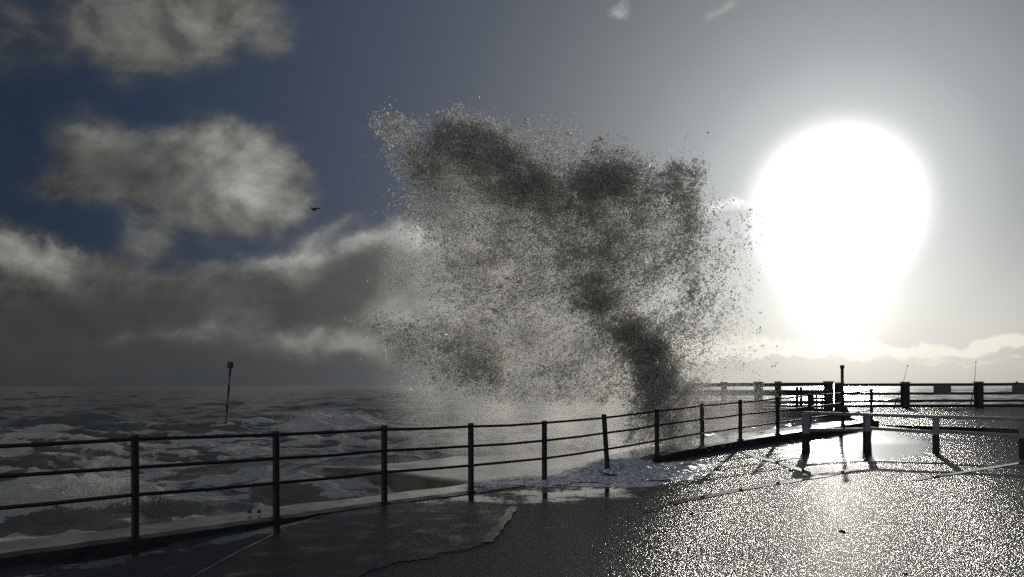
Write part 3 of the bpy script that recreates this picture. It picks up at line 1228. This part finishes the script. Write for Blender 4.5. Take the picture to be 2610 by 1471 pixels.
def wing(pts, name):
    """closed thick blade from leading and trailing points"""
    bm = bmesh.new()
    rows = []
    for (lx, ly, tx, ty, dy, th) in pts:
        a, b = gp(lx, ly, dy), gp(tx, ty, dy)
        a.y -= .12
        b.y += .12
        rows.append([bm.verts.new(a + Vector((0, 0, th))), bm.verts.new(a - Vector((0, 0, th))), bm.verts.new(b - Vector((0, 0, th * .5))), bm.verts.new(b + Vector((0, 0, th * .5)))])
    for r0, r1 in zip(rows, rows[1:]):
        for k in range(4):
            bm.faces.new((r0[k], r0[(k + 1) % 4], r1[(k + 1) % 4], r1[k]))
    bm.faces.new(rows[0][::-1])
    bm.faces.new(rows[-1])
    bmesh.ops.recalc_face_normals(bm, faces=bm.faces[:])
    return child(link_bm(name, bm, M_BIRD), root)


wing([(900, 800, 1010, 850, .05, .02), (950, 760, 1040, 800, .15, .02), (985, 690, 1110, 720, .3, .018), (1150, 675, 1180, 700, .5, .014), (1310, 686, 1320, 692, .6, .004)], 'wing')
wing([(905, 790, 860, 800, -.05, .02), (850, 725, 820, 735, -.25, .016), (800, 695, 790, 700, -.4, .010), (740, 684, 742, 688, -.5, .003)], 'wing')

# tiny ship on the horizon
root = empty('distant_ship', (Xat(2556, 3800), 3800, SEA_Z))
tag(root, 'tiny grey ship far away on the horizon above the right sign panel', 'ship')
xs = Xat(2556, 3800)
bm = bmesh.new()
bm_box(bm, T(xs, 3800, SEA_Z - 1, 0), 26, 8, 6.0, .5, top_scale=1.12)
child(link_bm('hull', bm, M_SIGN), root)
bm = bmesh.new()
bm_box(bm, T(xs + 4, 3800, SEA_Z + 5.02, 0), 9, 6, 5.0, .3, top_scale=.8)
bm_box(bm, T(xs + 5, 3800, SEA_Z + 10.03, 0), 1.2, 1.2, 5.0, .1, top_scale=.5)
child(link_bm('bridge', bm, M_SIGN), root)

# ------------------------------------------------------------------ the sea


def build_sea():
    rows = [6.5]
    while rows[-1] < 9000:
        d = rows[-1]
        rows.append(d * (1.0042 if d < 80 else 1.0075 if d < 400 else 1.02))
    rows = np.array(rows)
    tans = np.linspace(-1.15, 1.15, 760)
    D, Tn = np.meshgrid(rows, tans, indexing='ij')
    X = D * Tn
    Y = D.copy()
    sp = np.maximum(D * .0042, D * (2.3 / 760))
    r = np.random.default_rng(3)
    Z = np.zeros_like(X)
    DX = np.zeros_like(X)
    DY = np.zeros_like(X)
    ZH = np.zeros_like(X)
    close = 1 - sstep(D, 30, 75)
    wx = X + 3.0 * (fbm(np.stack([X * .06, Y * .06], -1), 3, 21) - .5)
    wy = Y + 5.0 * (fbm(np.stack([X * .07, Y * .07], -1), 3, 22) - .5)
    lam0 = [13, 9.5, 7.5, 6, 4.6, 3.6, 2.7, 2.0, 1.5, 1.1, .8, .6]
    for li, lam in enumerate(lam0):
        for q in range(4):
            ang = R(-105 + r.normal(0, 26 + li * 2.2))
            k = 2 * math.pi / (lam * r.uniform(.85, 1.15))
            kx, ky = math.cos(ang) * k, math.sin(ang) * k
            amp = .0062 * lam ** .92 * r.uniform(.6, 1.3) * (1 + (1.1 if lam < 3 else .25) * close)
            fade = np.clip((lam / sp - 2.5) / 4.0, 0, 1)
            ph = wx * kx + wy * ky + r.uniform(0, 6.28)
            s_, c_ = np.sin(ph), np.cos(ph)
            Z += amp * fade * s_
            if lam < 3.7:
                ZH += amp * fade * s_
            DX += amp * fade * c_ * math.cos(ang) * 1.1
            DY += amp * fade * c_ * math.sin(ang) * 1.1
    crest = Z.copy()
    # broken water: choppy near the wall
    near = 1 - sstep(D, 26, 62)
    rid = 1 - np.abs(2 * fbm(np.stack([X * .5 + 3, Y * .8], -1), 4, 33) - 1)
    Z += near * .10 * (rid ** 2 - .45)
    nn = 1 - sstep(D, 18, 46)
    rid3 = 1 - np.abs(2 * fbm(np.stack([X * 1.2 + 3, Y * 1.9], -1), 3, 37) - 1)
    Z += nn * .050 * (rid3 ** 2 - .45)
    foam = .10 + .30 * near + .9 * np.clip(crest, -.1, .25) * near
    st = fbm(np.stack([wx * .22, wy * .16], -1), 4, 41)
    foam += near * 1.3 * (st - .52) + near * 4.6 * np.clip(ZH, -.08, .16)
    rid2 = 1 - np.abs(2 * fbm(np.stack([wx * .6, wy * 1.0], -1), 4, 55) - 1)
    foam += near * .55 * (sstep(rid2, .78, .98) - .22) + nn * .15 * (rid3 ** 3 - .4)
    silt = np.zeros_like(X)
    # whitecaps far out
    far = sstep(D, 45, 80)
    wc = vnoise(np.stack([X * .035, Y * .025], -1), 71)
    foam = foam * (1 - far) + far * (.04 + .35 * sstep(wc, .87, .97) * sstep(crest, .02, .12))

    def ridge(px0, px1, d, h, wf, wb, fo, si=0.0, skew=0.0):
        nonlocal Z, foam, silt, DY
        x0, x1 = Xat(px0, d), Xat(px1, d)
        cxx, hw = (x0 + x1) / 2, (x1 - x0) / 2
        yy = Y - (d + skew * (X - cxx) + .5 * np.sin(X * .9 + d) + .6 * (fbm(np.stack([X * .5, Y * 0 + d], -1), 3, 9) - .5))
        lat = np.exp(-np.abs((X - cxx) / hw) ** 4) * (.55 + .9 * fbm(np.stack([X * .8, Y * .3 + d], -1), 3, int(d * 7)))
        lump = 1 + .4 * (fbm(np.stack([X * 2.2, Y * 2.2], -1), 4, 77) - .5) * (1 if fo > .3 else .2)
        prof = np.where(yy < 0, np.exp(-(yy / wf) ** 2), np.exp(-(yy / wb) ** 2))
        Z += h * lat * prof * lump
        fr = np.where(yy < 0, np.exp(-(yy / (wf * 1.8)) ** 2), np.exp(-(yy / (wb * .5)) ** 2))
        foam += fo * lat * fr
        silt += si * lat * prof
    ridge(735, 930, 45, .62, 1.1, 2.2, .75, 0, -.1)
    ridge(690, 830, 40, .34, .8, 1.4, .7)
    ridge(600, 690, 47, .16, .7, 1.5, .6)
    ridge(1010, 1150, 52, .55, 1.0, 2.6, .05)
    ridge(60, 240, 38, .34, .8, 1.6, .4, 0, .1)
    ridge(380, 640, 33, .34, .7, 1.8, .35, .05, -.08)
    ridge(-160, 190, 18.6, .40, .40, 1.1, .30, .8, .05)
    ridge(-300, 120, 14.2, .25, .5, .9, .35, .1)
    ridge(160, 330, 14.8, .16, .5, .8, .5, .2)
    ridge(1280, 1420, 26, .25, .5, .9, .6)
    ridge(-300, 300, 28, .40, .8, 2.0, .3)
    ridge(-100, 420, 23.5, .35, .6, 1.5, .3, .25)
    ridge(420, 700, 20.5, .28, .5, 1.2, .3, .1)
    # water lies over the jetty only as a film
    s, t = xy_st(X, Y)
    over = sstep(s, JS - .05, JS + .6) * (t > -9.4) * (t < 0)
    film = sstep(-t, 3.2, 6.0)
    cornr = np.exp(-np.clip((JS - s) / 2.6, 0, 9) ** 2) * (s < JS + .2) * (1 - sstep(-t, 3.0, 6.0)) * (t < -.6)
    Z += cornr * .14
    foam += cornr * .14
    low = np.minimum(Z, JZ - .25 - SEA_Z)
    # where the sea breaks over the outer half of the jetty it stands heaped up, and sinks away round it
    heap = sstep(-t, 3.4, 6.2) * (1 - sstep(-t, 9.0, 13.0)) * sstep(s, JS - 3.2, JS + .2)
    Z = np.where((over > 0) & (-t < 3.6), low, Z)
    Z = np.where(over > 0, low * (1 - film) + Z * film, Z)
    Z = Z * (1 - .45 * heap) + (JZ - SEA_Z + .06) * heap
    foam += over * film * .22
    # foam where the water strikes the jetty and the ledge
    foam += .40 * np.exp(-((s - JS + .3) / .7) ** 2) * (t > -5.5) * (t < -.8)
    foam += .30 * np.exp(-((t + 1.5) / .9) ** 2) * (s < JS)
    sol = (t > -1.33) | (D < 7)
    Z = np.where(sol & (s < S_END + 3), -.35 + Z * 0, Z)
    Z = np.clip(Z, -.7, 1.2)
    V = np.stack([X + DX * (~sol), Y + DY * (~sol), SEA_Z + Z], -1)
    o = np_mesh('sea', V.reshape(-1, 3), grid_faces(*X.shape)[:, ::-1], M_SEA, {'foam': foam.ravel(), 'silt': np.clip(silt, 0, 1).ravel()})
    tag(o, 'rough grey brown sea streaked with foam', 'sea', kind='structure')
    return o


build_sea()

# ------------------------------------------------------------------ spray


def scatter_mesh(name, C, rad, mat, stretch=None):
    """many small irregular drops (octahedra) as one mesh"""
    n = len(C)
    base = np.array([(1, 0, 0), (-1, 0, 0), (0, 1, 0), (0, -1, 0), (0, 0, 1), (0, 0, -1)], np.float32)
    # half shells: splashing water is mostly curved sheets and ligaments
    base = base[:5]
    fc = np.array([(0, 2, 4), (2, 1, 4), (1, 3, 4), (3, 0, 4)], np.int32)
    q = rng.normal(size=(n, 4))
    q /= np.linalg.norm(q, axis=1, keepdims=True)
    w, x, y, z = q.T
    Rm = np.stack([np.stack([1 - 2 * (y * y + z * z), 2 * (x * y - z * w), 2 * (x * z + y * w)], -1),
                   np.stack([2 * (x * y + z * w), 1 - 2 * (x * x + z * z), 2 * (y * z - x * w)], -1),
                   np.stack([2 * (x * z - y * w), 2 * (y * z + x * w), 1 - 2 * (x * x + y * y)], -1)], -2)
    sc = rad[:, None] * np.exp(rng.normal(0, .35, (n, 3)))
    jit = 1 + rng.normal(0, .18, (n, 5, 1))
    loc = base[None] * sc[:, None, :] * jit
    V = np.einsum('nij,nkj->nki', Rm, loc) + C[:, None, :]
    F = fc[None] + (np.arange(n, dtype=np.int32) * 5)[:, None, None]
    return np_mesh(name, V.reshape(-1, 3), F.reshape(-1, 3), mat, smooth=True)


D_SPRAY = 19.8


def z6(x, y):
    """from the enlarged study of the splash to picture coordinates"""
    return (900 + x / 1.862) * .98697, (270 + y / 1.862) * .98697


# (x, y, rx, ry, rot, weight)  in the enlarged study
DENSE = [(560, 185, 180, 110, 25, 3.6), (690, 290, 190, 140, 35, 3.4), (860, 360, 200, 140, 10, 3.4), (1000, 390, 200, 130, 0, 3.6), (1190, 320, 180, 95, 0, 2.6), (400, 280, 140, 120, 40, 2.0), (1330, 380, 130, 90, 20, 1.2),
         (1090, 550, 190, 190, 10, 2.4), (1180, 700, 130, 160, 0, 1.4), (1150, 890, 120, 95, 0, 2.4), (1250, 1010, 115, 90, 40, 2.9), (1370, 1130, 115, 100, 45, 2.9), (1440, 1260, 100, 125, 0, 2.8),
         (1450, 1400, 115, 130, 0, 3.0), (1450, 1540, 150, 110, 0, 2.4)]
MEDIUM = [(760, 560, 400, 190, 8, 6.0), (700, 740, 400, 160, 0, 4.5), (850, 880, 440, 210, 0, 6.0), (800, 1080, 410, 190, 0, 5.5), (1370, 560, 260, 240, 0, 5.6), (1410, 800, 260, 310, 0, 6.0), (900, 360, 480, 190, 10, 4.5),
          (480, 400, 200, 220, 30, 3.2), (300, 230, 130, 120, 30, 1.6), (450, 1150, 300, 110, 18, 2.6), (230, 1080, 150, 70, 28, .9), (900, 1260, 450, 130, 0, 4.2), (1560, 470, 80, 150, 0, 1.2),
          (1620, 960, 80, 150, 0, .9), (1590, 640, 90, 150, 0, 1.0), (1300, 420, 260, 170, 0, 2.8), (1000, 640, 320, 210, 0, 3.4), (1560, 1180, 110, 180, 0, 1.4), (1580, 1350, 100, 130, 0, 1.1),
          (1250, 1250, 220, 160, 20, 2.2), (700, 1300, 420, 80, 6, 1.8)]
SPARSE = [(960, 170, 130, 90, 0, .35), (1190, 190, 60, 40, 0, .10), (1530, 310, 40, 50, 0, .12), (1640, 320, 50, 60, 0, .10), (180, 100, 90, 60, 20, .28), (1870, 600, 60, 100, 0, .07), (1740, 750, 150, 260, 0, .34),
          (1720, 1060, 150, 230, 0, .45), (300, 520, 160, 260, 20, .30), (120, 1030, 90, 60, 30, .12), (360, 860, 200, 200, 0, .30), (850, 190, 400, 80, 8, .20), (1800, 1250, 200, 150, 0, .10), (600, 90, 250, 60, 10, .12)]


def study_points(blobs, n, power=.62):
    w = np.array([b[5] for b in blobs])
    idx = rng.choice(len(blobs), n, p=w / w.sum())
    B = np.array([b[:5] for b in blobs])[idx]
    rr = rng.uniform(0, 1, n) ** power * (1 + np.abs(rng.normal(0, .16, n)))
    an = rng.uniform(0, 2 * math.pi, n)
    a, b = rr * np.cos(an) * B[:, 2], rr * np.sin(an) * B[:, 3]
    c, s_ = np.cos(np.radians(B[:, 4])), np.sin(np.radians(B[:, 4]))
    x = B[:, 0] + a * c - b * s_
    y = B[:, 1] + a * s_ + b * c
    px, py = z6(x, y)
    X = (px - 1288) / 2000 * D_SPRAY
    Zz = CAM_H + (967.5 - py) / 2000 * D_SPRAY
    size = np.minimum(B[:, 2], B[:, 3]) / 1.862 * .987 / 2000 * D_SPRAY
    Yd = D_SPRAY + rng.normal(0, 1, n) * np.clip(size * .6, .15, .95)
    return np.stack([X, Yd, Zz], -1)


def clump(Pt, freq, lo, hi, seed):
    f = fbm(Pt * freq, 4, seed, .6)
    keep = rng.uniform(0, 1, len(Pt)) < sstep(f, lo, hi)
    return Pt[keep]


def build_spray():
    C, Rd = [], []
    # curds and strings: parents with children
    for blobs, n, ch, spread, rm, lo, hi in ((DENSE, 11500, 20, .085, .0125, .30, .60), (MEDIUM, 29000, 9, .10, .0130, .32, .64), (SPARSE, 1500, 8, .07, .0115, .3, .6)):
        par = clump(study_points(blobs, n), np.array([1.5, 1.5, 1.5]), lo, hi, 100 + n)
        k = np.maximum(1, rng.poisson(ch * np.exp(rng.normal(-.2, .6, len(par)))))
        rep = np.repeat(np.arange(len(par)), k)
        ax = rng.normal(size=(len(par), 3)) * spread * np.exp(rng.normal(0, .4, (len(par), 1)))
        along = rng.normal(size=(len(rep), 1))
        pts = par[rep] + ax[rep] * along + rng.normal(0, spread * .38, (len(rep), 3))
        C.append(pts)
        Rd.append(rm * np.exp(rng.normal(0, .42, len(rep))))
    # loose drops
    for blobs, n, rm in ((DENSE, 60000, .010), (MEDIUM, 170000, .0095), (SPARSE, 30000, .0085)):
        p = clump(study_points(blobs, n, .75), np.array([2.2, 2.2, 2.2]), .30, .62, 300 + n)
        C.append(p)
        Rd.append(rm * np.exp(rng.normal(0, .45, len(p))))
    # strands: chains of drops along the arcs the water was thrown on
    src = clump(study_points(DENSE + MEDIUM, 1500, .45), np.array([1.5, 1.5, 1.5]), .40, .62, 77)
    org = np.array([(1620 - 1288) / 2000 * D_SPRAY, D_SPRAY, .3])
    for p in src:
        dv = p - org + rng.normal(0, .6, 3)
        dv[1] *= .4
        dv /= np.linalg.norm(dv)
        L = rng.uniform(.25, 1.0)
        k = int(L * rng.uniform(28, 60))
        f = np.sort(rng.uniform(0, 1, k))[:, None]
        g = rng.uniform(.1, .5)
        C.append(p + dv * L * f + np.array([0, 0, -g]) * L * f * f + rng.normal(0, .010, (k, 3)) * (1 + 3 * f))
        Rd.append(rng.uniform(.010, .019) * np.exp(rng.normal(0, .3, k)) * (1.15 - .6 * f[:, 0]))
    # big curds at the dark fringe
    for (x, y, r_, n) in [(1535, 300, 35, 22), (1640, 300, 45, 14), (1540, 380, 30, 20), (1180, 170, 25, 8), (1560, 440, 70, 60), (430, 150, 50, 50), (840, 100, 30, 10), (1620, 850, 50, 30), (1600, 900, 60, 40), (520, 130, 120, 70),
                         (1100, 280, 120, 50), (1250, 300, 120, 50), (200, 80, 60, 26), (1460, 1150, 50, 50)]:
        p = study_points([(x, y, r_, r_, 0, 1)], n)
        k = rng.integers(4, 14, n)
        rep = np.repeat(np.arange(n), k)
        C.append(p[rep] + rng.normal(0, .035, (len(rep), 3)))
        Rd.append(.019 * np.exp(rng.normal(0, .35, len(rep))))
    C = np.concatenate(C)
    Rd = np.clip(np.concatenate(Rd), .004, .045)
    keep = C[:, 2] > -.3
    C, Rd = C[keep], Rd[keep]
    o = scatter_mesh('spray', C, Rd, M_SPRAY)
    tag(o, 'towering burst of sea spray thrown up behind the iron railing', 'spray', kind='stuff')
    # a thin scatter on the near side of the railing
    n = 2600
    px = rng.normal(1745, 38, n)
    py = rng.uniform(985, 1125, n)
    d = rng.normal(17.2, .35, n)
    Pn = np.stack([(px - 1288) / 2000 * 17.4, d, CAM_H + (967 - py) / 2000 * 17.4], -1)
    Pn = clump(Pn, np.array([3.0, 3.0, 3.0]), .35, .6, 9)
    # small slap of water against the ledge on the left
    n = 60000
    bx = rng.normal(0, 1, n)
    pl = np.stack([-7.6 + .50 * bx + rng.normal(0, .1, n), 14.6 + .45 * rng.normal(0, 1, n), SEA_Z + .25 + np.abs(rng.normal(0, .30, n)) * np.exp(-.3 * bx * bx)], -1)
    pl = clump(pl, np.array([2.4, 2.4, 2.4]), .35, .65, 19)
    # droplets over breaking crests
    m = 14000
    cr = np.stack([rng.normal(Xat(845, 45), 1.3, m), rng.normal(44.4, .6, m), SEA_Z + .45 + np.abs(rng.normal(0, .22, m))], -1)
    cr = clump(cr, np.array([2.0, 2.0, 2.0]), .35, .65, 23)
    al = np.concatenate([Pn, pl, cr])
    rd = np.concatenate([.008 * np.exp(rng.normal(0, .4, len(Pn))), .0030 * np.exp(rng.normal(0, .4, len(pl))), .0075 * np.exp(rng.normal(0, .4, len(cr)))])
    o = scatter_mesh('spray', al, np.clip(rd, .003, .05), M_SPRAY)
    tag(o, 'fine loose spray drifting over the waves and the near side of the railing', 'spray', kind='stuff')


build_spray()


# ------------------------------------------------------------------ foam washed over the promenade
def build_foam():
    outline = [(1150, 1214), (1260, 1206), (1400, 1192), (1470, 1172), (1560, 1160), (1620, 1166), (1700, 1160), (1770, 1152), (1838, 1162), (1790, 1180), (1800, 1190), (1740, 1198), (1720, 1212), (1640, 1224), (1500, 1226), (1380, 1223), (1260, 1222)]
    pts = np.array([tuple(gpoint(*q))[:2] for q in outline])
    x0, y0 = pts.min(0) - .3
    x1, y1 = pts.max(0) + .3
    st = .03
    gx, gy = np.meshgrid(np.arange(x0, x1, st), np.arange(y0, y1, st), indexing='ij')
    # signed distance to the polygon
    dist = np.full(gx.shape, 1e9)
    inside = np.zeros(gx.shape, bool)
    for i in range(len(pts)):
        a, b = pts[i], pts[(i + 1) % len(pts)]
        ab = b - a
        t = np.clip(((gx - a[0]) * ab[0] + (gy - a[1]) * ab[1]) / (ab @ ab), 0, 1)
        dist = np.minimum(dist, np.hypot(gx - a[0] - t * ab[0], gy - a[1] - t * ab[1]))
        c = ((a[1] > gy) != (b[1] > gy)) & (gx < (b[0] - a[0]) * (gy - a[1]) / (b[1] - a[1] + 1e-12) + a[0])
        inside ^= c
    sd_ = np.where(inside, dist, -dist)
    q2 = np.stack([gx, gy], -1)
    sd_ = sd_ + .45 * (fbm(q2 * 1.6, 4, 61) - .5) + .08 * (fbm(q2 * 8, 3, 62) - .5)
    s, t = xy_st(gx, gy)
    base = gz(s, t)
    lum = .5 + 1.25 * (fbm(q2 * np.array([4.2, 3.4]), 5, 64, .66) - .5)
    h = .006 + .032 * sstep(sd_, 0, .5) * np.clip(2.2 * lum - .55, .05, 1.3)
    hole = sstep(fbm(q2 * 2.4, 4, 66), .30, .42)
    mound = np.zeros_like(gx)
    for (px, py, r_, hh) in [(1530, 1166, .32, .10), (1485, 1178, .30, .05), (1575, 1162, .30, .07)]:
        c = gpoint(px, py + 10)
        mound = np.maximum(mound, hh * np.exp(-((gx - c.x) ** 2 + (gy - c.y) ** 2) / r_ ** 2))
    h = h + mound * (.5 + 1.1 * lum)
    keep = (sd_ > 0) & ((hole > .25) | (mound > .05))
    z = base + np.where(keep, h, -.03)
    z += np.where(t < .12, kerb_h(s) * (sd_ > 0) * .8, 0)
    fc = grid_faces(*gx.shape)
    kf_ = keep.ravel()[fc].any(1)
    fc = fc[kf_]
    V = np.stack([gx, gy, z], -1).reshape(-1, 3)
    used, inv = np.unique(fc, return_inverse=True)
    o = np_mesh('foam', V[used], inv.reshape(-1, 4), M_FOAM)
    tag(o, 'sheet of bumpy sea foam washed through the railing onto the asphalt', 'foam', kind='stuff')


build_foam()


# ------------------------------------------------------------------ mist of the finest drops inside the burst
def build_mist():
    m, t, out = new_mat('spray_mist')
    p = wpos(t)
    n = t.noise(p, .9, 3, .6)
    f = None
    for (px, py, rx, ry, yd, w) in MIST:
        c = Vector(((px - 1288) / 2000 * D_SPRAY, D_SPRAY + yd, CAM_H + (967.5 - py) / 2000 * D_SPRAY))
        mp = t.node('ShaderNodeMapping', vector_type='TEXTURE')
        t.put(mp.inputs[0], p)
        mp.inputs['Location'].default_value = c
        mp.inputs['Scale'].default_value = (rx / 2000 * D_SPRAY, 1.0, ry / 2000 * D_SPRAY)
        ln = t.vmath('LENGTH', mp.outputs[0], out=1)
        o = t.math('MULTIPLY', t.map(ln, 1.0, .0), w)
        f = o if f is None else t.math('ADD', f, o)
    dens = t.math('MULTIPLY', f, t.map(n, .3, .7, .35, 1.3))
    v = t.node('ShaderNodeVolumePrincipled')
    v.inputs['Color'].default_value = (.97, .96, .93, 1)
    v.inputs['Anisotropy'].default_value = .68
    t.put(v.inputs['Density'], dens)
    t.l.new(v.outputs[0], out.inputs['Volume'])
    bm = bmesh.new()
    x0, x1 = -5.2, 7.2
    bm_box(bm, T((x0 + x1) / 2, D_SPRAY + .5, -.3, 0), x1 - x0, 3.0, 8.6, .4)
    o = link_bm('mist', bm, m)
    tag(o, 'fine white mist hanging inside the burst of spray', 'mist', kind='stuff')


MIST = [(1330, 1070, 450, 190, .6, .75), (1180, 960, 320, 150, .5, .5), (1600, 1050, 200, 260, .4, .5), (1230, 760, 400, 330, .2, .42), (1150, 640, 260, 200, .2, .25), (1350, 560, 380, 220, .1, .12), (1620, 860, 280, 330, .3, .14), (1620, 1040, 210, 240, -1.2, .8), (1450, 800, 220, 280, -1.0, .3), (1250, 480, 300, 150, -1.0, .3), (1850, 1050, 200, 130, .8, .25)]
build_mist()


# ------------------------------------------------------------------ bits of weed and stone lying on the asphalt
def debris(label, px, py, size, n):
    c = gpoint(px, py)
    root = empty('seaweed_clump', c)
    tag(root, label, 'seaweed', 'scraps of seaweed on the asphalt')
    for k in range(n):
        bm = bmesh.new()
        bmesh.ops.create_icosphere(bm, subdivisions=2, radius=1.0)
        ox, oy = random.uniform(-1, 1) * size * 1.3, random.uniform(-1, 1) * size * .8
        sx, sy, sz = size * random.uniform(.5, 1.1), size * random.uniform(.3, .7), size * random.uniform(.25, .45)
        an = random.uniform(0, 3.1)
        for v in bm.verts:
            q = v.co * (1 + random.uniform(-.28, .28))
            x, y = q.x * sx, q.y * sy
            v.co = Vector((c.x + ox + x * math.cos(an) - y * math.sin(an), c.y + oy + x * math.sin(an) + y * math.cos(an), c.z + sz * .6 + q.z * sz))
        child(link_bm('frond', bm, M_WEED, smooth=True), root)


M_WEED = mat_paint('dark_seaweed', (.018, .016, .010), .3, .4)
for a in [('double scrap of dark seaweed in the bright glare below the white fence', 2115, 1338, .030, 3),
          ('flat strip of dark seaweed on the asphalt below the foam', 1740, 1293, .035, 2),
          ('small dark seaweed scrap where the pale joints meet', 1996, 1184, .05, 2),
          ('dark seaweed scrap at the bottom edge of the glittering asphalt', 2275, 1444, .03, 2),
          ('tuft of dark seaweed beside the second railing post from the left', 640, 1290, .05, 3)]:
    debris(*a)
